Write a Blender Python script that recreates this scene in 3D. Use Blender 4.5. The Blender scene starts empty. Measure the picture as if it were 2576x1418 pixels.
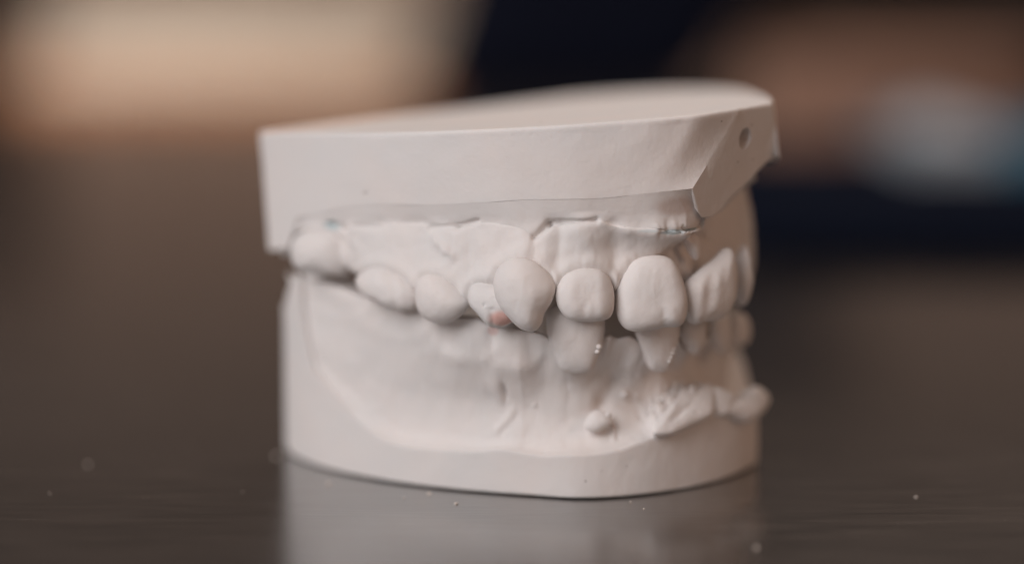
import bpy, math, random
import numpy as np
from mathutils import Vector, noise

S = 0.001                      # all modelling below is in millimetres
scene = bpy.context.scene
random.seed(4)

# ------------------------------------------------------------------ camera
CAM = np.array((0.0, -320.0, 76.6)); PITCH = math.radians(9.0); FPX = 5769.0; CU, CV = 1288.0, 709.0
cam = bpy.data.cameras.new("camera"); cam_o = bpy.data.objects.new("camera", cam)
scene.collection.objects.link(cam_o); scene.camera = cam_o
cam_o.location = tuple(CAM * S); cam_o.rotation_euler = (math.radians(90) - PITCH, 0, 0)
cam.sensor_width = 36; cam.sensor_fit = 'HORIZONTAL'; cam.lens = 36 * FPX / 2576
cam.clip_start = 0.01; cam.clip_end = 20
cam.dof.use_dof = True; cam.dof.focus_distance = 0.2995; cam.dof.aperture_fstop = 3.6
cam.dof.aperture_blades = 0

# ------------------------------------------------------------------ world, lamps, added fill lights, exposure
w = bpy.data.worlds.new("World"); scene.world = w; w.use_nodes = True
bg = w.node_tree.nodes["Background"]; bg.inputs[1].default_value = 1.0
_g = w.node_tree.nodes.new('ShaderNodeTexCoord'); _x = w.node_tree.nodes.new('ShaderNodeSeparateXYZ'); _r = w.node_tree.nodes.new('ShaderNodeValToRGB')
w.node_tree.links.new(_g.outputs['Generated'], _x.inputs[0]); w.node_tree.links.new(_x.outputs['Z'], _r.inputs[0]); w.node_tree.links.new(_r.outputs[0], bg.inputs[0])
_r.color_ramp.elements[0].position = 0.03; _r.color_ramp.elements[0].color = (.215, .126, .088, 1)
_r.color_ramp.elements[1].position = 0.30; _r.color_ramp.elements[1].color = (.072, .056, .048, 1)
scene.view_settings.view_transform = 'Standard'; scene.view_settings.look = 'None'
scene.view_settings.gamma = 1; scene.view_settings.exposure = 0; scene.view_settings.use_curve_mapping = False
scene.render.engine = 'CYCLES'
scene.cycles.max_bounces = 8; scene.cycles.use_denoising = True
scene.cycles.sample_clamp_indirect = 4


def area(name, loc, target, size, power, col, size_y=None):
    l = bpy.data.lights.new(name, 'AREA'); o = bpy.data.objects.new(name, l); scene.collection.objects.link(o)
    l.size = size
    if size_y: l.shape = 'RECTANGLE'; l.size_y = size_y
    l.energy = power; l.color = col
    o.location = loc; d = Vector(target) - Vector(loc); o.rotation_euler = d.to_track_quat('-Z', 'Y').to_euler()
    return o


area("window_light", (-0.63, -0.72, 0.66), (0, 0, 0.03), 0.75, 10.6, (0.985, 0.96, 0.975))
area("warm_fill", (0.56, -0.34, 0.34), (0, 0, 0.03), 0.35, .6, (1.0, 0.62, 0.42))  # added fill that lifts the shaded right faces, not a lamp of the room
area("room_lamp", (0.16, 0.46, 0.70), (0, 0, 0.04), 0.35, 2.0, (1.0, 0.82, 0.70))
area("back_fill", (-0.25, 0.52, 0.55), (-0.16, 1.05, 0.0), 0.4, 3.8, (1.0, 0.92, 0.84))  # added unseen light that brightens the things behind the cast


# ------------------------------------------------------------------ helpers
cp, sp = math.cos(PITCH), math.sin(PITCH)


def W(u, v, y):
    """point of the place at depth y seen at photo position u, v"""
    a, b = (u - CU) / FPX, -(v - CV) / FPX
    d = np.array((a, cp + b * sp, -sp + b * cp))
    return CAM + d * ((y - CAM[1]) / d[1])


def zfor(y, v):
    dv = (v - CV) / FPX; Y = y - CAM[1]
    return CAM[2] + Y * (dv * cp + sp) / (dv * sp - cp)


def proj(P):
    r = P - CAM; dep = r[..., 1] * cp - r[..., 2] * sp; up = r[..., 1] * sp + r[..., 2] * cp
    return np.stack((CU + FPX * r[..., 0] / dep, CV - FPX * up / dep), -1)


def pchip(xs, ys, x):
    """shape-preserving cubic through xs, ys (ys may be vectors)"""
    xs = np.asarray(xs, float); ys = np.asarray(ys, float); x = np.atleast_1d(np.asarray(x, float))
    if ys.ndim == 1: ys = ys[:, None]
    h = np.diff(xs)[:, None]; d = np.diff(ys, axis=0) / h
    m = np.zeros_like(ys)
    if len(xs) > 2:
        w1 = 2 * h[1:] + h[:-1]; w2 = h[1:] + 2 * h[:-1]
        with np.errstate(divide='ignore', invalid='ignore'):
            mm = (w1 + w2) / (w1 / d[:-1] + w2 / d[1:])
        m[1:-1] = np.where(d[:-1] * d[1:] > 0, mm, 0)
    m[0], m[-1] = d[0], d[-1]
    i = np.clip(np.searchsorted(xs, x) - 1, 0, len(xs) - 2)
    t = np.clip((x - xs[i]) / (xs[i + 1] - xs[i]), 0, 1)[:, None]; hh = h[i]
    r = ((2 * t**3 - 3 * t**2 + 1) * ys[i] + (t**3 - 2 * t**2 + t) * hh * m[i]
         + (-2 * t**3 + 3 * t**2) * ys[i + 1] + (t**3 - t**2) * hh * m[i + 1])
    return r


def catmull(pts, n, closed=False):
    """points spaced along a smooth curve through pts"""
    P = np.asarray(pts, float)
    if closed: Q = np.vstack((P[-1], P, P[0], P[1]))
    else: Q = np.vstack((2 * P[0] - P[1], P, 2 * P[-1] - P[-2]))
    out = []
    for k in range(1, len(Q) - 2):
        p0, p1, p2, p3 = Q[k - 1:k + 3]
        for t in np.linspace(0, 1, 24, endpoint=False):
            out.append(.5 * (2 * p1 + (p2 - p0) * t + (2 * p0 - 5 * p1 + 4 * p2 - p3) * t * t + (3 * p1 - p0 - 3 * p2 + p3) * t**3))
    if not closed: out.append(P[-1])
    out = np.array(out)
    if closed: out = np.vstack((out, out[0]))
    s = np.r_[0, np.cumsum(np.linalg.norm(np.diff(out, axis=0), axis=1))]
    q = np.linspace(0, s[-1], n + 1)[:-1] if closed else np.linspace(0, s[-1], n)
    return np.stack([np.interp(q, s, out[:, k]) for k in range(out.shape[1])], -1)


def mesh_obj(name, V, F, mat, parent=None, sharp=None, smooth=True):
    me = bpy.data.meshes.new(name); me.from_pydata([tuple(p) for p in np.asarray(V) * S], [], F); me.update()
    import bmesh
    bm = bmesh.new(); bm.from_mesh(me); bmesh.ops.remove_doubles(bm, verts=bm.verts, dist=1e-7)
    bmesh.ops.recalc_face_normals(bm, faces=bm.faces); bm.to_mesh(me); bm.free()
    if smooth:
        me.polygons.foreach_set("use_smooth", [True] * len(me.polygons))
        if sharp: me.set_sharp_from_angle(angle=math.radians(sharp))
    me.materials.append(mat)
    o = bpy.data.objects.new(name, me); scene.collection.objects.link(o)
    if parent: o.parent = parent
    return o


def grid_faces(nr, nc, closed=False, off=0):
    F = []
    for r in range(nr - 1):
        for c in range(nc if closed else nc - 1):
            d = (c + 1) % nc
            F.append((off + r * nc + c, off + r * nc + d, off + (r + 1) * nc + d, off + (r + 1) * nc + c))
    return F


def seg_field(uv, segs, front=None):
    """sum of rounded bumps: each (u1, v1, u2, v2, radius px, height mm)"""
    out = np.zeros(uv.shape[:-1])
    for (u1, v1, u2, v2, r, h) in segs:
        a = np.array((u1, v1)); b = np.array((u2 + 1e-6, v2)); d = b - a
        t = np.clip(((uv - a) @ d) / (d @ d), 0, 1)
        q = np.linalg.norm(uv - (a + t[..., None] * d), axis=-1)
        out += h * np.exp(-(q / r)**2)
    if front is not None: out = out * front
    return out


def fnoise(P, scale, seed=0.0):
    sh = P.shape[:-1]; Q = P.reshape(-1, 3) / scale + seed
    return np.array([noise.fractal(Vector(q), .9, 2.0, 4) for q in Q]).reshape(sh)


def empty(name, label, cat, loc=(0, 0, 0), group=None):
    o = bpy.data.objects.new(name, None); scene.collection.objects.link(o)
    o.empty_display_size = 0.01; o["label"] = label; o["category"] = cat
    if group: o["group"] = group
    return o


def tag(o, label, cat, group=None):
    o["label"] = label; o["category"] = cat
    if group: o["group"] = group
    return o


# ------------------------------------------------------------------ materials
def new_mat(name):
    m = bpy.data.materials.new(name); m.use_nodes = True
    nt = m.node_tree; return m, nt, nt.nodes["Principled BSDF"]


def N(nt, kind, **kw):
    n = nt.nodes.new(kind)
    for k, v in kw.items(): setattr(n, k, v)
    return n


def plaster(name, base=(0.77, 0.728, 0.705), stains_shade=(), pores=1.0, trimmed=False):
    """stains: (point in mm, radii in mm, colour, strength)"""
    m, nt, p = new_mat(name); L = nt.links
    geo = N(nt, 'ShaderNodeNewGeometry')
    n1 = N(nt, 'ShaderNodeTexNoise'); n1.inputs['Scale'].default_value = 95; n1.inputs['Detail'].default_value = 5
    L.new(geo.outputs['Position'], n1.inputs['Vector'])
    mix = N(nt, 'ShaderNodeMix', data_type='RGBA')
    mr = N(nt, 'ShaderNodeMapRange'); mr.inputs[1].default_value = .3; mr.inputs[2].default_value = .7
    L.new(n1.outputs[0], mr.inputs[0]); L.new(mr.outputs[0], mix.inputs[0])
    mix.inputs[6].default_value = (*[c * k for c, k in zip(base, (.965, .985, .995))], 1)
    mix.inputs[7].default_value = (*[min(.9, c * k) for c, k in zip(base, (1.02, 1.0, .99))], 1)
    col = mix.outputs[2]
    # air pores: sparse tiny dark pits
    vo = N(nt, 'ShaderNodeTexVoronoi'); vo.inputs['Scale'].default_value = 260
    L.new(geo.outputs['Position'], vo.inputs['Vector'])
    sepc = N(nt, 'ShaderNodeSeparateColor'); L.new(vo.outputs['Color'], sepc.inputs[0])
    sz = N(nt, 'ShaderNodeMapRange'); sz.inputs[1].default_value = .84; sz.inputs[2].default_value = 1.0
    sz.inputs[3].default_value = 0.0; sz.inputs[4].default_value = 0.075 * pores
    L.new(sepc.outputs[0], sz.inputs[0])
    lt = N(nt, 'ShaderNodeMath', operation='LESS_THAN'); L.new(vo.outputs['Distance'], lt.inputs[0]); L.new(sz.outputs[0], lt.inputs[1])
    mp = N(nt, 'ShaderNodeMix', data_type='RGBA'); L.new(lt.outputs[0], mp.inputs[0]); L.new(col, mp.inputs[6])
    mp.inputs[7].default_value = (.30, .24, .21, 1); col = mp.outputs[2]
    for (pt, rad, c, st) in stains_shade:
        sub = N(nt, 'ShaderNodeVectorMath', operation='SUBTRACT'); L.new(geo.outputs['Position'], sub.inputs[0])
        sub.inputs[1].default_value = tuple(np.asarray(pt) * S)
        dv = N(nt, 'ShaderNodeVectorMath', operation='DIVIDE'); L.new(sub.outputs[0], dv.inputs[0]); dv.inputs[1].default_value = tuple(np.asarray(rad) * S)
        ln = N(nt, 'ShaderNodeVectorMath', operation='LENGTH'); L.new(dv.outputs[0], ln.inputs[0])
        m2 = N(nt, 'ShaderNodeMapRange'); m2.interpolation_type = 'SMOOTHSTEP'
        m2.inputs[1].default_value = .45; m2.inputs[2].default_value = 1.0; m2.inputs[3].default_value = st; m2.inputs[4].default_value = 0
        L.new(ln.outputs['Value'], m2.inputs[0])
        ms = N(nt, 'ShaderNodeMix', data_type='RGBA'); L.new(m2.outputs[0], ms.inputs[0]); L.new(col, ms.inputs[6]); ms.inputs[7].default_value = (*c, 1)
        col = ms.outputs[2]
    L.new(col, p.inputs['Base Color'])
    p.inputs['Roughness'].default_value = .62; p.inputs['Specular IOR Level'].default_value = .3
    p.inputs['Subsurface Weight'].default_value = .12; p.inputs['Subsurface Radius'].default_value = (1.0, .75, .6); p.inputs['Subsurface Scale'].default_value = .0008
    n2 = N(nt, 'ShaderNodeTexNoise'); n2.inputs['Scale'].default_value = 1500; n2.inputs['Detail'].default_value = 4
    L.new(geo.outputs['Position'], n2.inputs['Vector'])
    b1 = N(nt, 'ShaderNodeBump'); b1.inputs['Strength'].default_value = .22; b1.inputs['Distance'].default_value = .0002
    L.new(n2.outputs[0], b1.inputs['Height'])
    n3 = N(nt, 'ShaderNodeTexNoise'); n3.inputs['Scale'].default_value = 420; n3.inputs['Detail'].default_value = 3; L.new(geo.outputs['Position'], n3.inputs['Vector'])
    b2 = N(nt, 'ShaderNodeBump'); b2.inputs['Strength'].default_value = .16; b2.inputs['Distance'].default_value = .0005
    L.new(n3.outputs[0], b2.inputs['Height']); L.new(b2.outputs[0], b1.inputs['Normal'])
    if trimmed:                                             # faint slanting marks left by the trimming wheel
        mp_ = N(nt, 'ShaderNodeMapping'); mp_.inputs['Rotation'].default_value = (0, math.radians(24), 0); mp_.inputs['Scale'].default_value = (1, 1, .10)
        L.new(geo.outputs['Position'], mp_.inputs[0])
        n4 = N(nt, 'ShaderNodeTexNoise'); n4.inputs['Scale'].default_value = 700; n4.inputs['Detail'].default_value = 3; L.new(mp_.outputs[0], n4.inputs['Vector'])
        b3 = N(nt, 'ShaderNodeBump'); b3.inputs['Strength'].default_value = .10; b3.inputs['Distance'].default_value = .0003
        L.new(n4.outputs[0], b3.inputs['Height']); L.new(b3.outputs[0], b2.inputs['Normal'])
    L.new(b1.outputs[0], p.inputs['Normal'])
    return m


def plain(name, col, rough=.6, var=.12, scale=30, spec=.4, bump=0):
    m, nt, p = new_mat(name); L = nt.links
    geo = N(nt, 'ShaderNodeNewGeometry'); n1 = N(nt, 'ShaderNodeTexNoise'); n1.inputs['Scale'].default_value = scale; n1.inputs['Detail'].default_value = 4
    L.new(geo.outputs['Position'], n1.inputs['Vector'])
    mix = N(nt, 'ShaderNodeMix', data_type='RGBA'); L.new(n1.outputs[0], mix.inputs[0])
    mix.inputs[6].default_value = (*[c * (1 - var) for c in col], 1); mix.inputs[7].default_value = (*[c * (1 + var) for c in col], 1)
    L.new(mix.outputs[2], p.inputs['Base Color']); p.inputs['Roughness'].default_value = rough; p.inputs['Specular IOR Level'].default_value = spec
    return m


def table_mat():
    m, nt, p = new_mat("table_dark_wood"); L = nt.links
    geo = N(nt, 'ShaderNodeNewGeometry')
    mp = N(nt, 'ShaderNodeMapping'); mp.inputs['Rotation'].default_value = (0, 0, math.radians(-9)); mp.inputs['Scale'].default_value = (1, 9, 1)
    L.new(geo.outputs['Position'], mp.inputs[0])
    n1 = N(nt, 'ShaderNodeTexNoise'); n1.inputs['Scale'].default_value = 45; n1.inputs['Detail'].default_value = 7; n1.inputs['Roughness'].default_value = .62
    n1.inputs['Distortion'].default_value = .6
    L.new(mp.outputs[0], n1.inputs['Vector'])
    cr = N(nt, 'ShaderNodeValToRGB'); L.new(n1.outputs[0], cr.inputs[0])
    cr.color_ramp.elements[0].position = .35; cr.color_ramp.elements[0].color = (.006, .0052, .005, 1)
    cr.color_ramp.elements[1].position = .68; cr.color_ramp.elements[1].color = (.040, .031, .026, 1)
    r = N(nt, 'ShaderNodeMapRange'); L.new(n1.outputs[0], r.inputs[0]); r.inputs[1].default_value = .3; r.inputs[2].default_value = .7
    r.inputs[3].default_value = .18; r.inputs[4].default_value = .28; L.new(r.outputs[0], p.inputs['Roughness'])
    p.inputs['IOR'].default_value = 1.8; p.inputs['Coat Weight'].default_value = 1.0; p.inputs['Coat IOR'].default_value = 2.1; p.inputs['Coat Roughness'].default_value = .13
    n5 = N(nt, 'ShaderNodeTexNoise'); n5.inputs['Scale'].default_value = 9; n5.inputs['Detail'].default_value = 5; L.new(geo.outputs['Position'], n5.inputs['Vector'])
    mw = N(nt, 'ShaderNodeMapRange'); mw.inputs[1].default_value = .35; mw.inputs[2].default_value = .65; mw.inputs[3].default_value = .09; mw.inputs[4].default_value = .20
    L.new(n5.outputs[0], mw.inputs[0]); L.new(mw.outputs[0], p.inputs['Coat Roughness'])
    # hairline scratches in the varnish, gathered in patches
    mp3 = N(nt, 'ShaderNodeMapping'); mp3.inputs['Rotation'].default_value = (0, 0, math.radians(-12)); mp3.inputs['Scale'].default_value = (1, 16, 1); L.new(geo.outputs['Position'], mp3.inputs[0])
    n6 = N(nt, 'ShaderNodeTexNoise'); n6.inputs['Scale'].default_value = 210; n6.inputs['Detail'].default_value = 2; L.new(mp3.outputs[0], n6.inputs['Vector'])
    sc = N(nt, 'ShaderNodeMapRange'); sc.inputs[1].default_value = .70; sc.inputs[2].default_value = .73; L.new(n6.outputs[0], sc.inputs[0])
    n7 = N(nt, 'ShaderNodeTexNoise'); n7.inputs['Scale'].default_value = 22; L.new(geo.outputs['Position'], n7.inputs['Vector'])
    pm = N(nt, 'ShaderNodeMapRange'); pm.inputs[1].default_value = .52; pm.inputs[2].default_value = .62; L.new(n7.outputs[0], pm.inputs[0])
    sm_ = N(nt, 'ShaderNodeMath', operation='MULTIPLY'); L.new(sc.outputs[0], sm_.inputs[0]); L.new(pm.outputs[0], sm_.inputs[1])
    bc = N(nt, 'ShaderNodeMix', data_type='RGBA'); L.new(sm_.outputs[0], bc.inputs[0]); L.new(cr.outputs[0], bc.inputs[6]); bc.inputs[7].default_value = (.20, .15, .115, 1)
    L.new(bc.outputs[2], p.inputs['Base Color'])
    mp2 = N(nt, 'ShaderNodeMapping'); mp2.inputs['Rotation'].default_value = (0, 0, math.radians(-9)); mp2.inputs['Scale'].default_value = (1, 14, 1)
    L.new(geo.outputs['Position'], mp2.inputs[0])
    n2 = N(nt, 'ShaderNodeTexNoise'); n2.inputs['Scale'].default_value = 120; n2.inputs['Detail'].default_value = 6
    L.new(mp2.outputs[0], n2.inputs['Vector'])
    b = N(nt, 'ShaderNodeBump'); b.inputs['Strength'].default_value = .16; b.inputs['Distance'].default_value = .0003
    L.new(n2.outputs[0], b.inputs['Height']); L.new(b.outputs[0], p.inputs['Normal']); b0 = N(nt, 'ShaderNodeBump'); b0.inputs['Strength'].default_value = .04; b0.inputs['Distance'].default_value = .0003
    L.new(n2.outputs[0], b0.inputs['Height']); L.new(b0.outputs[0], p.inputs['Coat Normal'])
    return m


M_TABLE = table_mat()

# ------------------------------------------------------------------ the table
def slab(name, x0, x1, y0, y1, z0, z1, r, mat, parent=None, round_z=None, n=8):
    """box with rounded vertical corners and rounded rims, in mm"""
    pts = []
    for cx, cy, a0 in ((x1 - r, y1 - r, 0), (x0 + r, y1 - r, 90), (x0 + r, y0 + r, 180), (x1 - r, y0 + r, 270)):
        for k in range(n + 1):
            a = math.radians(a0 + 90 * k / n); pts.append((cx + r * math.cos(a), cy + r * math.sin(a)))
    pts = np.array(pts); c = np.array(((x0 + x1) / 2, (y0 + y1) / 2)); rz = round_z or min(r * .5, (z1 - z0) * .3)
    V = []; rings = []
    hw = np.array(((x1 - x0) / 2, (y1 - y0) / 2))
    prof = [(rz * (1 - math.sin(a)), rz * (1 - math.cos(a))) for a in np.linspace(0, math.pi / 2, 6)]   # (inset, drop)
    lv = [(i, z0 + d) for i, d in prof] + [(i, z1 - d) for i, d in prof[::-1]]
    for inset, z in lv:
        k = (hw - inset) / hw
        for q in pts: V.append((*(c + (q - c) * k), z))
    n0 = len(pts); F = grid_faces(len(lv), n0, True); F.append(tuple(range(n0))[::-1]); F.append(tuple(range((len(lv) - 1) * n0, len(lv) * n0)))
    return mesh_obj(name, V, F, mat, parent, sharp=50)


tb = slab("table_surface", -1100, 1100, -290, 1500, -32, 0, 12, M_TABLE, round_z=3)
tb["kind"] = "structure"

# ------------------------------------------------------------------ plaster materials with their stain tints and painted shade
st_shade_up = [(W(1690, 581, -22), (2.4, 5, .45), (.22, .34, .37), .6), (W(1632, 578, -23), (2.2, 5, .32), (.40, .50, .52), .4),
         (W(838, 566, -5), (1.7, 5, .8), (.50, .62, .64), .7), (W(1735, 574, -20), (1.3, 5, .28), (.22, .30, .30), .7), (W(1700, 516, -22), (4.2, 5, 1.75), (.50, .375, .32), .6)]  # last entry is shade on the underside band, painted in as brown
PIT = (.17, .12, .10)
st_base = [(W(u, v, y), (r, 5, r * .8), PIT, 1.0) for u, v, y, r in ((918, 484, -11, .20), (925, 481, -11, .12), (1473, 1207, -21.5, .17), (1786, 1095, -12, .20), (1812, 302, -18, .16), (1893, 316, -15, .15), (1896, 404, -14, .15), (1855, 406, -15, .14), (1868, 470, -14, .14), (1576, 1170, -20.5, .13), (1513, 1180, -21, .10), (770, 455, 0, .10))]
st_low = [(W(1712, 962, -15), (.6, 4, .4), (.12, .24, .26), .9), (W(1240, 834, -20), (1.0, 5, .9), (.66, .40, .36), .55)]
st_pm = [(W(1262, 803, -24.5), (2.2, 4.0, 1.5), (.74, .42, .36), .85)]
M_PL = plaster("white_plaster", trimmed=True, stains_shade=st_base)
M_UG = plaster("white_plaster_upper_gum", stains_shade=st_shade_up, pores=.6)
M_LG = plaster("white_plaster_lower_gum", stains_shade=st_low, pores=.5)
M_TOOTH = plaster("white_plaster_tooth", base=(.775, .733, .71), pores=.35)
M_PM = plaster("white_plaster_stained_tooth", stains_shade=st_pm, pores=.5)

upper = empty("upper_dental_cast", "upper half of white plaster dental cast with flat tilted top, resting on the lower half", "dental cast")
lower = empty("lower_dental_cast", "lower half of white plaster dental cast standing on the dark glossy table", "dental cast")

# ------------------------------------------------------------------ upper base
A_, B_, Z0 = 0.0735, -0.018, 49.7


def ztop(x, y): return Z0 + A_ * x + B_ * (y + 20)


def top_pt(u, y):
    z = 49.0
    for _ in range(6):
        dep = (y - CAM[1]) * cp - (z - CAM[2]) * sp; x = (u - CU) / FPX * dep; z = ztop(x, y)
    return np.array((x, y, z))


wy_u = [653, 665, 707, 795, 952, 1075, 1300, 1483, 1613, 1742, 1861]
wy_y = [7, 5.5, 1.5, -5, -13, -17.5, -23, -24.8, -24.8, -23.6, -17.3]


def wall_y(u): return pchip(wy_u, wy_y, u)[:, 0]


WB_U = [676, 690, 706, 722, 730, 738, 750, 795, 882, 952, 1075, 1200, 1337, 1483, 1613, 1742]
WB_V = [631, 630, 628, 626, 612, 580, 548, 541, 522, 515, 517, 512, 504, 502, 490, 476]
ns = 150
s_ = np.linspace(0, 1, ns)
ut = 653 + s_ * (1861 - 653); ub = 676 + (s_**1.0) * (1742 - 676)
top_c = [top_pt(u, wall_y(u)[0]) for u in ut]
bot_c = [W(u, v, wall_y(u + 0)[0] + .3) for u, v in zip(ub, pchip(WB_U, WB_V, ub)[:, 0])]
# front facet
nf = 40
f_ = np.linspace(0, 1, nf + 1)[1:]
ft = [top_pt(1861 + 79 * k, -17.0 + 5.9 * k) for k in f_]
FB = [(0, 1742, 476, -23.3), (.04, 1763, 548, -20.9), (.3, 1812, 531, -16.9), (.36, 1826, 511, -15.7), (.7, 1900, 440, -8.8), (.9, 1942, 398, -4.6), (1, 1952, 391, -1.5)]
FA, FBt, FC = top_pt(1861, -17.0), W(1742, 476, -23.3), W(1957, 388, -8.0)
f_n = np.cross(FBt - FA, FC - FA)


def on_facet(u, v):
    d = W(u, v, 0) - CAM; return CAM + d * (((FA - CAM) @ f_n) / (d @ f_n))


fb_ = pchip([q[0] for q in FB], [q[1:3] for q in FB], f_)
fb = [on_facet(*q) for q in fb_]
# hidden far side
hx = [(ft[-1][0], ft[-1][1]), (35.9, -5), (36.1, 3), (35.6, 12), (34, 24), (29, 33), (20, 39), (10, 39), (4, 35.5), (-14, 24), (-30, 12.5), (-35.3, 8.2)]
hid = catmull(hx, 90)[1:]
ht = [np.array((x, y, ztop(x, y))) for x, y in hid]
hb = []
zb0, zb1 = fb[-1][2], bot_c[0][2]
for k, (x, y) in enumerate(hid):
    t = k / (len(hid) - 1); z = zb0 + (42.5 - zb0) * min(1, t * 10) if t < .7 else 42.5 + (zb1 - 42.5) * ((t - .7) / .3)**2
    sx = (fb[-1][0] - ft[-1][0]) * max(0, 1 - 6 * t) + (bot_c[0][0] - top_c[0][0]) * t
    hb.append(np.array((x + sx, y, z)))
T = np.array(top_c + ft + ht); B = np.array(bot_c + fb + hb); nT = len(T)
cen = T.mean(0)
# outward direction per column (2D)
tan = np.roll(T, -1, 0) - np.roll(T, 1, 0); nrm = np.stack((tan[:, 1], -tan[:, 0], 0 * tan[:, 0]), -1); nrm /= np.linalg.norm(nrm, axis=1)[:, None] + 1e-9
up_n = np.array((-A_, -B_, 1)); up_n /= np.linalg.norm(up_n)
rows = []
for ins in (.9, .45): rows.append(T - nrm * ins * 1.0)
for a in np.linspace(math.pi / 2, 0, 5)[1:]:
    r = .45; rows.append(T - nrm * r * (1 - math.cos(a)) - up_n * r * (1 - math.sin(a)))
nw = 26
for k in np.linspace(0, 1, nw)[1:-1]:
    rows.append((T - up_n * .45) * (1 - k) + (B) * k)
d_ = (T - B); d_ /= np.linalg.norm(d_, axis=1)[:, None]
rows.append(B + d_ * .12); rows.append(B - nrm * .1); rows.append(B - nrm * .5 + d_ * .3)
rows.append(B - nrm * 2.2 + d_ * 1.5); rows.append((B - cen) * np.array((.72, .72, 1)) + cen + d_ * 2.5)
R = np.array(rows)
# hand-trimmed faces are not quite flat; facet has a drilled hole
wob = fnoise(R[6:-2] * np.array((1, 1, 1)), 9.0) * .10 + fnoise(R[6:-2], 2.5, 7) * .02
R[6:-2] += nrm[None] * wob[..., None]
V = list(R.reshape(-1, 3)); F = grid_faces(len(R), nT, True)
F.append(tuple(range(nT))[::-1]); F.append(tuple(range((len(R) - 1) * nT, len(R) * nT)))
ub_o = mesh_obj("base", V, F, M_PL, upper, sharp=32)
# hole drilled into the front facet
import bmesh
hq = W(1874, 348, -12.0)
bpy.context.view_layer.update(); dg0 = bpy.context.evaluated_depsgraph_get()
_h, hloc, hnor, _i, _o, _m = scene.ray_cast(dg0, Vector(CAM * S), Vector(hq - CAM).normalized())
bm = bmesh.new(); bmesh.ops.create_cone(bm, cap_ends=True, segments=32, radius1=1.0 * S, radius2=1.55 * S, depth=3.6 * S)
cme = bpy.data.meshes.new("drill"); bm.to_mesh(cme); bm.free(); cut = bpy.data.objects.new("drill", cme); scene.collection.objects.link(cut)
cut.location = hloc - hnor * 1.2 * S; cut.rotation_euler = hnor.to_track_quat('Z', 'Y').to_euler()
bmod = ub_o.modifiers.new("drill", 'BOOLEAN'); bmod.object = cut; bmod.operation = 'DIFFERENCE'; bmod.solver = 'EXACT'
bpy.context.view_layer.update(); dg0 = bpy.context.evaluated_depsgraph_get()
nme = bpy.data.meshes.new_from_object(ub_o.evaluated_get(dg0)); ub_o.modifiers.clear(); ub_o.data = nme; nme.name = "base"
nme.set_sharp_from_angle(angle=math.radians(32)); bpy.data.objects.remove(cut); bpy.data.meshes.remove(cme)


# ------------------------------------------------------------------ gum sheets
def gum(name, arch_uy, hidden_xy, cols_u, rows_fn, n_hid, segs, mat, parent, base_xyz, rough_amp=(.16, .05), hid_z=0, sub=7, calm=0, broad=.28):
    """sheet of plaster following the arch. rows_fn(u) -> list of (outward mm, photo v). base_xyz(u) -> first row point"""
    vis = np.array([W(u, 700, y)[:2] for u, y in arch_uy]); uu = np.array([q[0] for q in arch_uy], float)
    pos = pchip(uu, vis, cols_u)
    hid = catmull([tuple(pos[-2]), tuple(pos[-1])] + hidden_xy, n_hid + 12)[8:]
    XY = np.vstack((pos, hid)); n = len(XY); nv = len(pos)
    tn = np.gradient(XY, axis=0); k = np.ones(9) / 9
    nr = np.stack((tn[:, 1], -tn[:, 0]), -1); nr /= np.linalg.norm(nr, axis=1)[:, None]
    nr = np.stack([np.convolve(np.pad(nr[:, c], 4, mode='edge'), k, 'valid') for c in (0, 1)], -1); nr /= np.linalg.norm(nr, axis=1)[:, None]
    cols = []
    last = None
    for i in range(n):
        if i < nv:
            pts = [np.array(base_xyz(cols_u[i]))]; off0 = (pts[0][:2] - XY[i]) @ nr[i]; rw = rows_fn(cols_u[i], off0)
            for o, v in rw:
                q = XY[i] + nr[i] * o; pts.append(np.array((q[0], q[1], zfor(q[1], v))))
            rel = [(o, p[2]) for (o, v), p in zip(rw, pts[1:])]; last = (rel, pts[0][2])
        else:
            rel, z0 = last; pts = []; kf = min(1, (i - nv) / 14)
            rel = [(o, z + (hid_z * kf if j >= len(rel) - 5 else 0)) for j, (o, z) in enumerate(rel)]
            q = XY[i] + nr[i] * off0; pts.append(np.array((q[0], q[1], z0)))
            for o, z in rel:
                q = XY[i] + nr[i] * o; pts.append(np.array((q[0], q[1], z)))
        cols.append(np.array(pts))
    C = np.array(cols)                               # n x rows x 3
    m = C.shape[1]; q = np.linspace(0, m - 1, (m - 1) * sub + 1)
    # smooth catmull along rows
    D = np.zeros((n, len(q), 3))
    for i in range(n):
        P = C[i]; Q = np.vstack((2 * P[0] - P[1], P, 2 * P[-1] - P[-2]))
        for j, s in enumerate(q):
            a = min(int(s), m - 2); t = s - a; p0, p1, p2, p3 = Q[a:a + 4]
            D[i, j] = .5 * (2 * p1 + (p2 - p0) * t + (2 * p0 - 5 * p1 + 4 * p2 - p3) * t * t + (3 * p1 - p0 - 3 * p2 + p3) * t**3)
    gx = np.gradient(D, axis=0); gy = np.gradient(D, axis=1); nn = np.cross(gy, gx); nn /= np.linalg.norm(nn, axis=-1)[..., None] + 1e-9
    out = np.concatenate((nr, np.zeros((n, 1))), 1)[:, None, :]
    nn *= np.sign((nn * out).sum(-1).mean())
    front = np.zeros((n, len(q))); front[:nv] = 1
    fade = np.clip((q - calm) / .7, 0, 1)[None]  # keep the seam with the base in place
    disp = seg_field(proj(D), segs, front) + fnoise(D, 9.0, 1.7) * broad + fnoise(D, 3.6, 3.1) * rough_amp[0] + fnoise(D, 1.1, 9.7) * rough_amp[1]
    D += nn * (disp * np.clip(fade, .05, 1))[..., None]
    return mesh_obj(name, D.reshape(-1, 3), grid_faces(n, len(q)), mat, parent)


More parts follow.
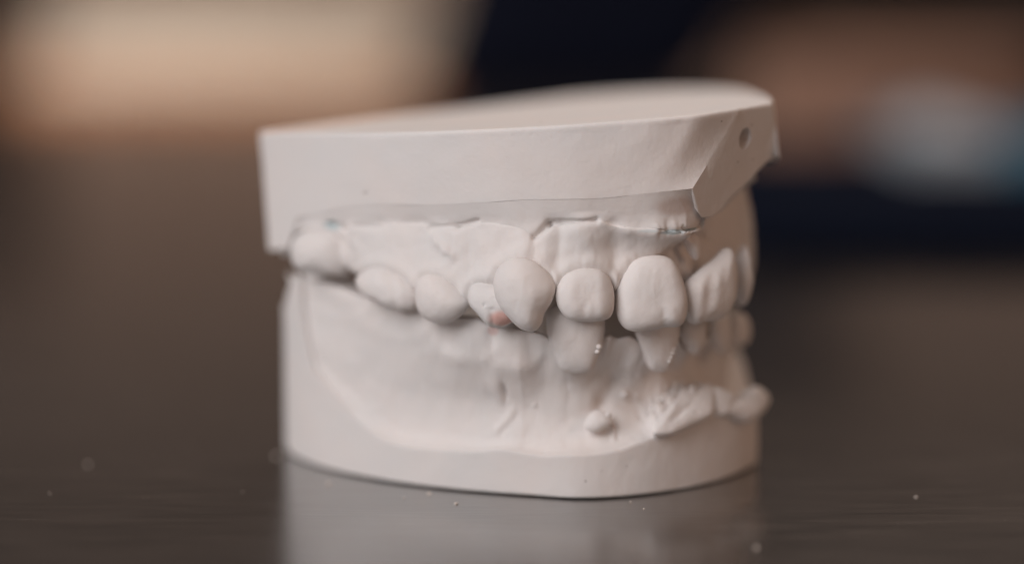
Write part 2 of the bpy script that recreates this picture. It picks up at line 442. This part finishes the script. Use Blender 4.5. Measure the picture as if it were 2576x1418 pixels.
# upper gum
UA = [(690, 6), (735, 1.5), (800, -6), (975, -16), (1115, -20.5), (1240, -23.5), (1320, -25.2), (1400, -25.6), (1470, -25.2), (1560, -24.3), (1640, -22.5), (1727, -18.5),
      (1790, -14), (1843, -8.5), (1880, -3), (1908, 4)]
def arch_y(tab, u): return float(pchip([q[0] for q in tab], [q[1] for q in tab], u)[0, 0])


VG = ([690, 745, 780, 840, 880, 1000, 1100, 1200, 1300, 1340, 1375, 1440, 1500, 1560, 1620, 1690, 1735, 1770, 1812, 1850, 1880, 1908],
      [575, 572, 568, 562, 566, 562, 566, 562, 578, 596, 566, 558, 556, 570, 578, 582, 574, 556, 536, 496, 470, 450])
VE = ([690, 735, 800, 893, 975, 1048, 1115, 1180, 1240, 1320, 1396, 1470, 1548, 1640, 1727, 1790, 1843, 1870, 1908],
      [606, 640, 660, 688, 738, 736, 752, 752, 772, 770, 722, 750, 712, 760, 708, 735, 706, 735, 690])


def up_rows(u, w0):
    g = float(pchip(*VG, u)[0, 0]); e = float(pchip(*VE, u)[0, 0])
    if u < 760: g = max(g, float(pchip(WB_U, WB_V, u)[0, 0]) + 8); e = max(e, g + 18)
    gd = w0 - .7 if u < 1690 else (w0 - .7) * (1 - (k := min(1, (u - 1690) / 90))) - 2.2 * k
    gd += .8 * max(0, min(1, (u - 1610) / 100)) * (1 if u < 1760 else max(0, 1 - (u - 1760) / 60)) + .2 * max(0, min(1, (840 - u) / 60))
    bk = .4 * max(0, 1 - abs(u - 800) / 130); rt = max(0, min(1, (u - 1700) / 90)); r2 = max(0, min(1, (u - 1810) / 60)); m = -1.7 - bk - 1.3 * rt * (1 - r2) + .7 * r2
    wv = float(pchip(WB_U, WB_V, min(u, 1742))[0, 0]) if u < 1742 else g - 12
    return [(w0 * .5 + gd * .5, .5 * wv + .5 * (g - 4)), (gd, g - 4), (gd + .15, g + 7), (m, g + .36 * (e - g)), (m + .45, g + .72 * (e - g)), (m + .2, e - 4), (m - .9, e + 3), (-6, e - 12), (-13, e - 60)]


def up_base(u):
    if u < 1742: return W(u, float(pchip(WB_U, WB_V, u)[0, 0]) - 2, wall_y(u)[0] + .33)
    us = [q[1] for q in FB]; q = pchip(us, [q[2] for q in FB], min(u, 1950))[0]
    p = on_facet(u - 1, q[0] - 2); return W(u - 1, q[0] - 2, p[1] + .4)


segs_u = [
    # root bulges above the crowns
    (1470, 560, 1474, 660, 48, .75), (1408, 575, 1400, 690, 16, -.35), (1545, 560, 1548, 690, 20, -.30),
    (1330, 600, 1310, 660, 40, .35), (1250, 590, 1220, 690, 30, .22), (1120, 600, 1110, 690, 36, .25), (980, 590, 975, 690, 44, .28),
    (1640, 590, 1645, 650, 45, .35), (1180, 620, 1190, 720, 14, -.22), (1050, 620, 1048, 700, 16, -.2),
    # slanting fold of the vestibule and crusty lumps on it
    (1215, 690, 1380, 590, 20, .25), (1090, 595, 1130, 632, 9, .4), (1120, 632, 1142, 640, 7, .45), (1098, 610, 1102, 622, 5, .3), (1142, 652, 1120, 664, 6, .2),
    (1345, 598, 1378, 566, 8, -.8), (1380, 562, 1500, 553, 7, -.7), (1082, 572, 1150, 570, 6, -.45), (1150, 570, 1200, 556, 6, -.55),
    (830, 562, 866, 572, 7, -1.3), (866, 572, 878, 588, 6, -.7), (886, 568, 960, 572, 4, -.25),
    # front: crusty rim below the facet, crack, papillae
    (1650, 566, 1656, 578, 7, .2), (1676, 562, 1680, 578, 6, -.2), (1695, 562, 1700, 576, 7, .2), (1660, 584, 1712, 582, 6, -.35), (1718, 574, 1780, 607, 4, -.6), (1722, 577, 1760, 590, 6, -.2), (1762, 566, 1760, 600, 18, .3),
    (1548, 690, 1549, 712, 11, .35), (1397, 690, 1397, 722, 10, .3), (1724, 655, 1727, 705, 12, .45),
    (1740, 690, 1826, 616, 9, -.45), (1700, 640, 1760, 660, 14, .12),
    (1840, 640, 1845, 720, 9, -.5), (1876, 590, 1872, 612, 12, -.2), (1800, 560, 1850, 520, 25, .15),
]
rng = random.Random(8)
for _ in range(40):
    u = rng.uniform(1060, 1160); v = rng.uniform(590, 690); segs_u.append((u, v, u + rng.uniform(-3, 3), v + rng.uniform(-3, 3), rng.uniform(2.5, 5), rng.uniform(-.14, .2)))

# ------------------------------------------------------------------ lower base
LB = [(718, 1131), (728, 1143), (760, 1160), (800, 1175), (848, 1188), (937, 1206), (1025, 1220), (1167, 1236), (1338, 1249), (1463, 1256), (1606, 1248), (1738, 1228), (1838, 1202), (1904, 1170)]


def on_table(u, v):
    a, b = (u - CU) / FPX, -(v - CV) / FPX; d = np.array((a, cp + b * sp, -sp + b * cp)); return CAM + d * (-CAM[2] / d[2])


lb_vis = catmull([tuple(on_table(u, v)[:2]) for u, v in LB], 460)
L_hid = catmull([tuple(lb_vis[-1]), (34.6, 6), (33.5, 18), (28, 31), (18, 41), (6, 45), (-6, 35), (-20, 21), (-30, 12.5), tuple(lb_vis[0])], 90)[1:-1]
LXY = np.vstack((lb_vis, L_hid)); nL = len(LXY)
WT = [(716, 765), (722, 735), (732, 708), (745, 690), (754, 700), (760, 780), (770, 850), (788, 918), (815, 962), (848, 1000), (880, 1036), (919, 1071), (955, 1097), (990, 1114), (1061, 1126),
      (1203, 1135), (1256, 1130), (1338, 1141), (1374, 1145), (1473, 1144), (1556, 1131), (1606, 1113), (1672, 1090), (1738, 1064), (1790, 1035), (1830, 1050), (1876, 1058), (1906, 1040)]


def wt_v(u): return float(pchip([q[0] for q in WT], [q[1] for q in WT], u)[0, 0])


def u_of(x, y, z): return proj(np.array((x, y, z)))[0]


ztopL = []
for k, (x, y) in enumerate(LXY):
    if k < len(lb_vis):
        z = 12.0
        for _ in range(5): z = zfor(y, wt_v(u_of(x, y, z)))
        ztopL.append(z)
zl0, zl1 = ztopL[-1], ztopL[0]
for k in range(len(L_hid)):
    t = k / (len(L_hid) - 1); ztopL.append(zl0 * (1 - t) + zl1 * t if t > .75 else zl0 + (16 - zl0) * min(1, t * 4) if t < .5 else 16 + (zl0 * .25 + zl1 * .75 - 16) * (t - .5) / .25)
ztopL = np.array(ztopL)
tn = np.roll(LXY, -1, 0) - np.roll(LXY, 1, 0); ln = np.stack((tn[:, 1], -tn[:, 0], 0 * tn[:, 0]), -1); ln /= np.linalg.norm(ln, axis=1)[:, None]
B0 = np.concatenate((LXY, np.full((nL, 1), .22)), 1); T0 = np.concatenate((LXY, ztopL[:, None]), 1)
cl = B0.mean(0)
rows = [cl + (B0 - cl) * np.array((.9, .9, 1)), B0 - ln * .25, B0 - ln * .06 + np.array((0, 0, .08)), B0 + np.array((0, 0, .3))]
for k in np.linspace(0, 1, 30)[1:-1]: rows.append((B0 + np.array((0, 0, .3))) * (1 - k) + (T0 - np.array((0, 0, .2))) * k)
rows += [T0 - np.array((0, 0, .2)), T0 - ln * .08 - np.array((0, 0, .02)), T0 - ln * .5 - np.array((0, 0, .2)), T0 - ln * 1.8 - np.array((0, 0, 1.4))]
inner = cl + (T0 - cl) * np.array((.8, .8, 1)); inner[:, 2] = np.minimum(inner[:, 2] - 3, 9); rows.append(inner)
R = np.array(rows); nrw = len(R)
wob = fnoise(R[3:-3], 10, 4) * .10 + fnoise(R[3:-3], 2.2, 14) * .02
R[3:-3] += ln[None] * wob[..., None]
V = list(R.reshape(-1, 3)); F = grid_faces(nrw, nL, True); F.append(tuple(range(nL))); F.append(tuple(range((nrw - 1) * nL, nrw * nL))[::-1])
mesh_obj("base", V, F, M_PL, lower, sharp=34)

# lower gum
LA = [(745, 5), (800, -2), (900, -10), (975, -13.5), (1115, -18.5), (1240, -21), (1320, -22), (1450, -22.2), (1560, -20.8), (1650, -18.3), (1740, -14), (1800, -9), (1850, -2.5), (1888, 6)]
VN = ([745, 800, 900, 975, 1045, 1115, 1180, 1240, 1300, 1362, 1400, 1440, 1490, 1530, 1560, 1588, 1620, 1655, 1690, 1708, 1740, 1772, 1800, 1830, 1888],
      [688, 705, 750, 768, 776, 798, 802, 824, 828, 840, 868, 880, 876, 846, 850, 848, 868, 884, 876, 850, 874, 852, 846, 846, 840])
lbu = np.array([u_of(x, y, z) for (x, y), z in zip(lb_vis, ztopL)])


def low_base(u):
    y = float(np.interp(u, lbu, lb_vis[:, 1])); v = wt_v(u)
    return W(u, v + .5 + 70 * max(0, min(1, (900 - u) / 60)), y + .30)


def low_rows(u, w0):
    n_ = float(pchip(*VN, u)[0, 0]); b = wt_v(u); h = b - n_
    d = min(1, max(0, (u - 745) / 220))**1.25; f = max(0, min(1, (u - 1330) / 60))
    r = max(0, min(1, (u - 1720) / 120)); fr = max(0, min(1, (u - 1300) / 130)); a = w0 - .3 - (1.9 + 1.9 * fr) * d * (1 - .3 * r)
    rows = [(w0 - .12 - 1.2 * d, b - .05 * h), (w0 - .3 - (1.7 + .9 * fr) * d, b - .16 * h), (a, b - .38 * h), ((w0 - .5) * (1 - d) + d * (min(a + .4, -2.2) * fr + (-2.0) * (1 - fr)), b - .7 * h), ((w0 - .6) * (1 - d) + d * (-1.7 + .9 * f), n_ + 12), (-2.3 * d + 1.1 * f - (1 - d), n_ + 1), (-4, n_ + 3), (-9, n_ + 25), (-13, n_ + 160)]
    if u > 1634:                                     # the rim is broken off here and stands up as a jagged crest
        k = min(1, (u - 1634) / 30); c = float(pchip(*CREST, u)[0, 0]) + 5 * math.sin(u * .31) + 3.5 * math.sin(u * .83 + 1)
        new = [(w0 - .7, b - .42 * (b - c)), (w0 - 2.0, c), (w0 - 3.5, c + 5)]
        for q, (o, v) in enumerate(new): rows[q] = (rows[q][0] * (1 - k) + o * k, rows[q][1] * (1 - k) + v * k)
        rows[3] = (rows[3][0] - .5 * k, min(rows[3][1], c - 20))
    return rows


CREST = ([1634, 1655, 1680, 1700, 1716, 1735, 1760, 1784, 1792, 1805, 1825, 1850, 1875, 1888], [1082, 1048, 1018, 996, 980, 978, 976, 966, 980, 1000, 1014, 1016, 1000, 985])
segs_l = [
    # crown and root bulges of the back teeth
    (1180, 850, 1170, 880, 44, .5), (1290, 870, 1300, 900, 36, .4), (1040, 810, 1070, 826, 34, .3), (1235, 845, 1240, 900, 16, -.3), (1118, 830, 1120, 870, 16, -.25),
    (1435, 900, 1430, 1010, 40, .65), (1652, 905, 1660, 960, 34, .45), (1588, 870, 1590, 905, 26, .5), (1590, 905, 1600, 930, 30, .25), (1530, 852, 1522, 880, 12, .4),
    (1362, 858, 1366, 880, 14, .35), (1540, 900, 1530, 990, 26, .1),
    (1520, 1010, 1545, 960, 20, -.9), (1545, 960, 1580, 940, 14, -.4), (1600, 1020, 1560, 1010, 24, -.35), (1500, 1040, 1515, 1010, 18, -.5),
    (1398, 880, 1430, 905, 6, -.2), (1490, 905, 1512, 880, 7, -.3), (1618, 870, 1640, 912, 5, -.35), (1672, 914, 1706, 872, 5, -.3),
    # flange lines: curved crease at 1270, slanting roll at 1275,1070
    (1262, 968, 1272, 985, 4, -.4), (1272, 985, 1270, 1008, 4, -.4), (1245, 975, 1258, 1000, 14, .35), (1220, 965, 1250, 962, 9, .15),
    (1292, 1035, 1255, 1080, 10, .25), (1298, 1045, 1262, 1086, 6, -.2), (1310, 1000, 1330, 1030, 30, -.12),
    (1440, 1082, 1475, 1083, 5, -.22), (1530, 1066, 1542, 1080, 5, .35), (1542, 1080, 1544, 1104, 6, .25), (1549, 1072, 1553, 1100, 5, -.2),
    (1340, 930, 1500, 960, 40, .18), (1720, 920, 1745, 970, 22, .3), (1800, 900, 1815, 930, 24, .4), (1760, 900, 1770, 950, 14, -.25), (1852, 950, 1858, 960, 12, -.4),
    (1690, 985, 1760, 985, 10, -.6), (1640, 1030, 1660, 1005, 12, .3), (1700, 1046, 1748, 1010, 7, -.3), (1722, 1018, 1764, 1004, 5, .2), (1660, 1070, 1690, 1030, 6, .25), (1682, 1060, 1720, 1010, 6, -.2), (1789, 975, 1790, 1030, 5, -.4), (1655, 1040, 1690, 1000, 8, .3), (1700, 1000, 1750, 985, 8, .3),
    (860, 860, 1000, 960, 60, .15), (1000, 950, 1220, 960, 40, .12),
]
for _ in range(90):
    u = rng.uniform(1535, 1625); v = rng.uniform(880, 965); segs_l.append((u, v, u + 2, v + 1, rng.uniform(2.8, 5), rng.uniform(.05, .17)))


# ------------------------------------------------------------------ teeth and lumps: closed, domed solids
collars = {"upper": [], "lower": []}


def blob(name, outline, y, yaw, thick, mat, parent, pitch=0, p=2.6, back=.8, segs=(), n_a=72, n_r=16, cuv=None, rough=.075, seed=0., collar=.16):
    """outline: photo positions of the rim; yaw 0 faces the camera, + turns to the right; pitch leans the top back"""
    O = np.array(outline, float); c = O.mean(0) if cuv is None else np.array(cuv, float)
    if name in ("molar", "premolar", "canine", "incisor"):       # the gum rolls up against the neck of every tooth
        top = parent is upper; m = O.mean(0); Q = catmull(O, 28, True); q = m + (Q - m) * (1 + 11 / np.linalg.norm(Q - m, axis=1))[:, None]
        for k in range(28):
            if (q[k][1] < m[1] - 8) == top and abs(q[k][1] - m[1]) > 8 and m[0] < 1835:
                e = q[(k + 1) % 28]; collars["upper" if top else "lower"].append((q[k][0], q[k][1], e[0], e[1], 13, collar))
    C0 = W(c[0], c[1], y); a = math.radians(yaw); b = math.radians(pitch)
    nv = np.array((math.sin(a) * math.cos(b), -math.cos(a) * math.cos(b), math.sin(b)))
    sm = catmull(O, n_a, True)
    pts = []
    for u, v in sm:
        d = W(u, v, 0) - CAM; t = ((C0 - CAM) @ nv) / (d @ nv); pts.append(CAM + d * t)
    pts = np.array(pts)
    V = [C0 + nv * thick]; rr = np.sin(np.linspace(0, math.pi / 2, n_r + 1))[1:]
    rings = []
    for r in rr: rings.append(C0 + (pts - C0) * r + nv * (thick * max(0, 1 - r**p)**.5))
    for r in rr[::-1][1:]: rings.append(C0 + (pts - C0) * r - nv * (thick * back * max(0, 1 - r**2.2)**.5))
    R = np.array(rings)
    front = np.r_[np.ones(n_r), np.zeros(len(R) - n_r)][:, None]
    uv = proj(R); d = seg_field(uv, segs) * front if segs else 0
    d = d + fnoise(R, 3.0, seed + 2.3) * rough + fnoise(R * np.array((1, 1, .22)), .8, seed + 5.1) * rough * .6 + fnoise(R, .7, seed + 8.4) * rough * .3
    R = R + nv * d[..., None] if isinstance(d, np.ndarray) else R
    V = [C0 + nv * (thick + (float(seg_field(proj(V[0]), segs)) if segs else 0))] + list(R.reshape(-1, 3)) + [C0 - nv * thick * back]
    F = [(0, 1 + (k + 1) % n_a, 1 + k) for k in range(n_a)] + grid_faces(len(R), n_a, True, 1)
    e = len(V) - 1; o = 1 + (len(R) - 1) * n_a
    F += [(e, o + k, o + (k + 1) % n_a) for k in range(n_a)]
    return mesh_obj(name, V, F, mat, parent)


# upper teeth
blob("molar", [(737, 640), (745, 598), (780, 576), (830, 572), (868, 588), (890, 630), (892, 672), (872, 694), (835, 690), (790, 688), (752, 676)], -4.2, -24, 3.4, M_TOOTH, upper, p=2.0, rough=.08)
blob("molar", [(900, 705), (918, 680), (960, 668), (1010, 690), (1046, 728), (1050, 765), (1036, 779), (1003, 781), (965, 762), (925, 744)], -14.0, -36, 2.5, M_TOOTH, upper, p=2.3,
     segs=[(985, 700, 995, 770, 10, -.2)], rough=.07, seed=3)
blob("premolar", [(1049, 735), (1058, 700), (1090, 688), (1125, 700), (1165, 738), (1178, 768), (1155, 798), (1115, 814), (1080, 805), (1056, 778)], -18.9, -30, 2.4, M_TOOTH, upper, p=2.2, rough=.06, seed=6)
blob("premolar", [(1180, 745), (1188, 718), (1215, 708), (1260, 720), (1295, 760), (1298, 800), (1275, 818), (1246, 824), (1228, 812), (1200, 782), (1186, 766)], -21.8, -22, 2.4, M_PM, upper, p=2.4,
     segs=[(1236, 780, 1240, 822, 6, -.25), (1217, 768, 1217.5, 768, 3, -.3)], seed=9)
blob("canine", [(1242, 705), (1258, 668), (1294, 647), (1340, 655), (1380, 688), (1397, 722), (1388, 758), (1370, 788), (1362, 815), (1345, 832), (1318, 829), (1294, 812), (1262, 776), (1246, 742)],
     -24.4, -12, 2.7, M_TOOTH, upper, p=2.3, segs=[(1312, 700, 1330, 810, 34, .2), (1374, 715, 1354, 800, 16, -.12)], seed=12)
blob("incisor", [(1397, 728), (1412, 698), (1440, 678), (1479, 671), (1516, 680), (1536, 705), (1545, 740), (1543, 780), (1532, 800), (1505, 808), (1465, 809), (1430, 802), (1407, 778), (1398, 752)],
     -24.4, 3, 2.2, M_TOOTH, upper, p=3.2, seed=15, pitch=10, segs=[(1440, 690, 1436, 795, 14, .10), (1508, 690, 1512, 790, 14, .12), (1472, 770, 1470, 806, 9, -.10)])
blob("incisor", [(1549, 770), (1552, 722), (1568, 688), (1594, 655), (1640, 641), (1684, 648), (1708, 680), (1724, 728), (1729, 772), (1722, 806), (1704, 822), (1674, 823), (1640, 830), (1598, 834), (1570, 824), (1554, 800)],
     -22.4, 9, 2.3, M_TOOTH, upper, p=3.8, seed=18, pitch=10,
     segs=[(1672, 785, 1668, 825, 8, -.16), (1692, 690, 1698, 800, 16, .12), (1640, 690, 1630, 810, 30, .10), (1592, 700, 1580, 800, 16, .08), (1696, 812, 1697, 824, 4, -.10)])
blob("incisor", [(1722, 770), (1723, 722), (1748, 690), (1800, 648), (1828, 622), (1840, 640), (1847, 690), (1844, 735), (1834, 772), (1816, 798), (1790, 807), (1768, 808), (1748, 815), (1732, 806)],
     -17.0, 40, 2.2, M_TOOTH, upper, p=2.6, seed=21, pitch=3, cuv=(1792, 728),
     segs=[(1762, 720, 1750, 800, 13, .22), (1790, 700, 1780, 795, 10, -.16), (1812, 670, 1804, 780, 11, .12), (1768, 800, 1770, 812, 4, -.2)])
blob("incisor", [(1842, 715), (1845, 675), (1858, 636), (1872, 616), (1882, 640), (1889, 690), (1883, 735), (1870, 766), (1861, 768), (1849, 745)],
     -9.6, 22, 2.2, M_TOOTH, upper, p=2.2, seed=24)
blob("frenum", [(1711, 586), (1730, 584), (1752, 592), (1758, 615), (1756, 646), (1745, 652), (1730, 632), (1718, 610)], -18.0, 25, 1.2, M_TOOTH, upper, p=1.8, segs=[(1735, 592, 1742, 602, 6, -.3)])

# lower teeth
blob("molar", [(748, 720), (765, 690), (820, 680), (880, 690), (915, 730), (920, 775), (880, 790), (820, 780), (770, 755)], 1.0, -40, 1.9, M_TOOTH, lower, pitch=18, collar=.06, p=2.2, rough=.08, seed=31)
blob("molar", [(905, 770), (930, 740), (990, 750), (1060, 775), (1075, 815), (1040, 838), (980, 835), (930, 812)], -8.4, -35, 1.8, M_TOOTH, lower, pitch=18, collar=.06, p=2.2, rough=.08, seed=34)
blob("premolar", [(1108, 850), (1118, 812), (1160, 792), (1210, 800), (1240, 830), (1246, 868), (1215, 892), (1165, 892), (1125, 876)], -15.4, -28, 2.3, M_TOOTH, lower, pitch=16, collar=.09, p=2.2, rough=.05, seed=37)
blob("premolar", [(1238, 870), (1246, 832), (1280, 812), (1325, 812), (1350, 838), (1352, 880), (1325, 912), (1285, 915), (1252, 900)], -17.6, -20, 2.3, M_TOOTH, lower, pitch=16, collar=.09, p=2.2, rough=.05, seed=40)
blob("canine", [(1375, 825), (1380, 780), (1420, 760), (1480, 760), (1515, 785), (1523, 820), (1516, 860), (1503, 900), (1488, 930), (1448, 938), (1410, 926), (1394, 890), (1382, 860)], -21.4, -4, 1.7, M_TOOTH, lower, p=2.8, seed=43, pitch=-5, collar=0.0)
blob("incisor", [(1596, 830), (1606, 780), (1660, 770), (1702, 782), (1710, 826), (1700, 875), (1684, 925), (1655, 935), (1632, 925), (1618, 890), (1606, 858)], -18.6, 14, 1.5, M_TOOTH, lower, p=2.8, seed=46, pitch=-5, collar=0.0)
blob("incisor", [(1709, 825), (1716, 790), (1745, 780), (1768, 800), (1768, 840), (1760, 875), (1745, 890), (1728, 876), (1714, 850)], -14.6, 30, 1.4, M_TOOTH, lower, p=2.8, seed=49, collar=0.0)
blob("incisor", [(1790, 850), (1795, 800), (1812, 785), (1828, 805), (1832, 850), (1822, 885), (1806, 888)], -7.6, 48, 1.2, M_TOOTH, lower, p=2.4, seed=52, collar=0.0)
blob("canine", [(1842, 845), (1848, 800), (1862, 785), (1876, 805), (1878, 842), (1870, 866), (1856, 866)], -.6, 58, 1.3, M_TOOTH, lower, p=2.2, seed=55, collar=0.0)

cu = np.r_[np.linspace(722, 1640, 250), np.linspace(1642, 1800, 90), np.linspace(1803, 1908, 36)]
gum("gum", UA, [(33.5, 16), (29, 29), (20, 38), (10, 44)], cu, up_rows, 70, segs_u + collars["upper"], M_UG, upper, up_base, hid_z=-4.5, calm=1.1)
cu = np.r_[np.linspace(746, 860, 60), np.linspace(863, 1888, 320)]
lg = gum("gum", LA, [(33, 16), (29, 29), (20, 38), (8, 43)], cu, low_rows, 70, segs_l + collars["lower"], M_LG, lower, low_base, hid_z=4.0, broad=.15, rough_amp=(.10, .045))

# rough flash left along the front of the lower cast
blob("broken_rim", [(1646, 1088), (1656, 1060), (1672, 1034), (1690, 1014), (1702, 992), (1713, 974), (1724, 982), (1734, 972), (1748, 980), (1766, 977), (1784, 965), (1795, 985), (1795, 1020), (1788, 1044), (1740, 1068), (1690, 1090)],
     -14.9, 28, .8, M_LG, lg, pitch=46, p=5, rough=.13, back=3.5, segs=[(1698, 1050, 1745, 1008, 7, -.25), (1722, 1016, 1764, 1003, 5, .2), (1672, 1060, 1700, 1020, 6, .15)])
blob("broken_rim", [(1782, 975), (1802, 990), (1824, 1012), (1850, 1018), (1878, 1000), (1890, 972), (1914, 980), (1932, 1008), (1914, 1042), (1878, 1062), (1832, 1050), (1786, 1044)], -8.6, 42, 1.5, M_LG, lg, pitch=22, p=4,
     rough=.16, seed=4, back=1.6, segs=[(1850, 1012, 1872, 996, 11, -.35), (1800, 1030, 1870, 1052, 8, .15)])
blob("lump", [(1470, 1075), (1478, 1045), (1500, 1030), (1528, 1040), (1540, 1062), (1520, 1078), (1495, 1086)], -19.2, 0, 1.0, M_LG, lg, pitch=28, p=2.2, rough=.06, seed=8)


def bead(u, v, y, rpx):
    r = rpx * .052
    bm = bmesh.new(); bmesh.ops.create_uvsphere(bm, u_segments=18, v_segments=12, radius=r * S)
    me = bpy.data.meshes.new("bead"); bm.to_mesh(me); bm.free(); me.polygons.foreach_set("use_smooth", [True] * len(me.polygons)); me.materials.append(M_TOOTH)
    o = bpy.data.objects.new("bead", me); scene.collection.objects.link(o); o.parent = lg; o.location = tuple(W(u, v, y) * S)
    o.scale = (1, 1, random.uniform(.85, 1.15))


bpy.context.view_layer.update(); dg = bpy.context.evaluated_depsgraph_get()


def surf_y(u, v, default):
    """depth of the lower gum where photo position u, v meets it"""
    d = Vector(W(u, v, 0) - CAM).normalized()
    hit, loc, nor, idx, ob, mx = scene.ray_cast(dg, Vector(CAM * S), d)
    return loc[1] / S if hit and loc[1] / S < 30 else default


bl = [(1507, 872, 8), (1503, 884, 7), (1571, 991, 12), (1602, 994, 6), (1605, 1009, 5), (1619, 1014, 4.5), (1669, 1000, 7), (1655, 1014, 6), (1662, 1028, 4), (1530, 1042, 8),
      (1688, 899, 5), (1692, 888, 6), (1696, 878, 5), (1703, 866, 4), (1684, 908, 5), (1702, 972, 10), (1716, 968, 10), (1730, 972, 9), (1742, 978, 8), (1345, 1018, 5)]
for (u, v, r) in bl: bead(u, v, surf_y(u, v, -18) - r * .052 * .35, r)

# ------------------------------------------------------------------ crumbs on the table
M_CR = plain("plaster_crumb", (.66, .58, .52), .8)
crumbs = [(826, 1217, .40, "round white plaster crumb on the reflection's upper left, below the left heel"),
          (1080, 1242, .42, "white plaster crumb on the table just below the base's front left edge"),
          (1147, 1267, .38, "white plaster crumb below the cast, rightmost of the close white dots"),
          (1016, 1252, .20, "tiny pale speck on the table between two white crumbs below the cast"),
          (1586, 1263, .22, "tiny pale speck just below the lowest point of the cast's base"),
          (1620, 1280, .20, "faint tiny speck in the dark reflection under the cast's right front"),
          (222, 1168, .34, "blurred pale speck alone on the dark table far left"),
          (695, 1147, .42, "blurred brownish crumb beside the left heel of the cast"),
          (1903, 1378, .40, "blurred round crumb near the bottom edge right of the reflection"),
          (125, 1240, .16, "tiny bright speck on the table near the left picture edge"),
          (610, 1236, .12, "minute pale speck left of the cast beside the fine scratches"),
          (2304, 1250, .26, "faint pale speck alone on the table right of the cast")]
for k, (u, v, r, lab) in enumerate(crumbs):
    q = on_table(u, v); rr = random.Random(k)
    bm = bmesh.new(); r *= .72; bmesh.ops.create_icosphere(bm, subdivisions=2, radius=r * S)
    for vt in bm.verts: vt.co *= 1 + .35 * noise.noise(vt.co * 3000 + Vector((k * 7.1, 0, 0)))
    for vt in bm.verts: vt.co.z = max(vt.co.z * .7, -r * S * .35)
    me = bpy.data.meshes.new("plaster_crumb"); bm.to_mesh(me); bm.free(); me.materials.append(M_CR)
    o = bpy.data.objects.new("plaster_crumb", me); scene.collection.objects.link(o); o.location = (q[0] * S, q[1] * S, r * .35 * S); o.rotation_euler.z = rr.uniform(0, 6)
    tag(o, lab, "crumb", "plaster crumbs on the table")

# ------------------------------------------------------------------ out-of-focus things behind
def px_slab(name, u0, u1, v_top, y, depth, r, mat, label, cat, v_bot=None, rz=None, parent=None):
    a = W(u0, 400, y); b = W(u1, 400, y); zt = W(1288, v_top, y)[2]; zb = 0.0 if v_bot is None else W(1288, v_bot, y)[2]
    o = slab(name, a[0], b[0], y, y + depth, zb, zt, r, mat, parent, round_z=rz)
    if label: tag(o, label, cat)
    return o




def wedge(name, quad, z0, mat, parent):
    """sloping pad; quad: photo u of near-left, near-right, far-right, far-left with depth and height of each edge"""
    (ul, ur, yn, zn), (fr, fl, yf, zf) = quad
    P = []
    for u, y, z in ((ul, yn, zn), (ur, yn, zn), (fr, yf, zf), (fl, yf, zf)):
        dep = (y - CAM[1]) * cp - (z - CAM[2]) * sp; P.append(np.array(((u - CU) / FPX * dep, y, z)))
    # rounded outline in plan
    out = []
    for k in range(4):
        a, b, c = P[k - 1], P[k], P[(k + 1) % 4]; r = 14
        p = b + (a - b) / np.linalg.norm(a - b) * r; q = b + (c - b) / np.linalg.norm(c - b) * r
        for t in np.linspace(0, 1, 8): out.append((1 - t)**2 * p + 2 * t * (1 - t) * b + t * t * q)
    O = np.array(out); n = len(O); c = O.mean(0); Bt = O.copy(); Bt[:, 2] = z0
    ins = c + (O - c) * .985 ; ins[:, 2] = O[:, 2]; mid = O.copy(); mid[:, 2] = np.maximum(z0, O[:, 2] - 2)
    V = np.vstack((Bt, mid, ins)); F = grid_faces(3, n, True) + [tuple(range(n))[::-1], tuple(range(2 * n, 3 * n))]
    return mesh_obj(name, V, F, mat, parent, sharp=50)


fb_o = empty("cream_board", "blurred cream board with brown border lying at the back left of the table", "board")
wedge("border", ((25, 1110, 640, 3), (1260, -90, 1400, 26)), 0, plain("brown_border", (.37, .185, .105), .7, .06, spec=.05), fb_o)
wedge("panel", ((105, 1000, 720, 6.5), (1150, 20, 1390, 32)), 1, plain("cream_card", (.70, .60, .505), .7, .04, spec=.05), fb_o)
px_slab("brown_cabinet", -900, 5, -500, 760, 120, 12, plain("dark_brown_wood", (.03, .018, .014), .7, .1, spec=.1), "blurred dark brown cabinet at the far left edge", "cabinet", rz=8)
_db = px_slab("dark_box", 1075, 1890, -700, 640, 120, 20, plain("black_cloth", (.004, .005, .011), .9, .1, spec=.05), "blurred black upright box behind the cast's top", "box", rz=12)
_a, _b = W(1780, 650, 196), W(3000, 650, 196)
tag(slab("navy_cloth", _a[0], _b[0], 192, 400, 0, 7, 20, plain("navy_cloth", (.004, .006, .013), .95, .1, spec=.02), round_z=3), "blurred dark navy folded cloth on the table behind the right of the cast", "cloth")
for _v in _db.data.vertices: _v.co.x += (_v.co.z - .03) * (.35 if _v.co.x < .05 else .55)
px_slab("brown_bag", 1925, 2720, 150, 430, 90, 35, plain("brown_leather", (.25, .145, .105), .7, .15, spec=.1), "blurred brown bag behind the dark navy cloth", "bag", rz=30)
px_slab("grey_tub", 2290, 2545, 315, 335, 70, 30, plain("blue_grey_plastic", (.34, .375, .41), .6, .1, spec=.1), "blurred blue grey tub behind the right end of the navy cloth", "tub", rz=14)
px_slab("teal_box", 2540, 2900, 350, 325, 60, 10, plain("teal_plastic", (.035, .12, .18), .6, .1, spec=.1), "blurred teal box at the right picture edge beside the grey tub", "box", rz=8)
px_slab("dark_chest", 1900, 3400, -300, 900, 120, 20, plain("dark_trunk_cloth", (.035, .026, .023), .8, .1, spec=.1), "blurred dark grey brown chest at the back right", "chest", rz=12)
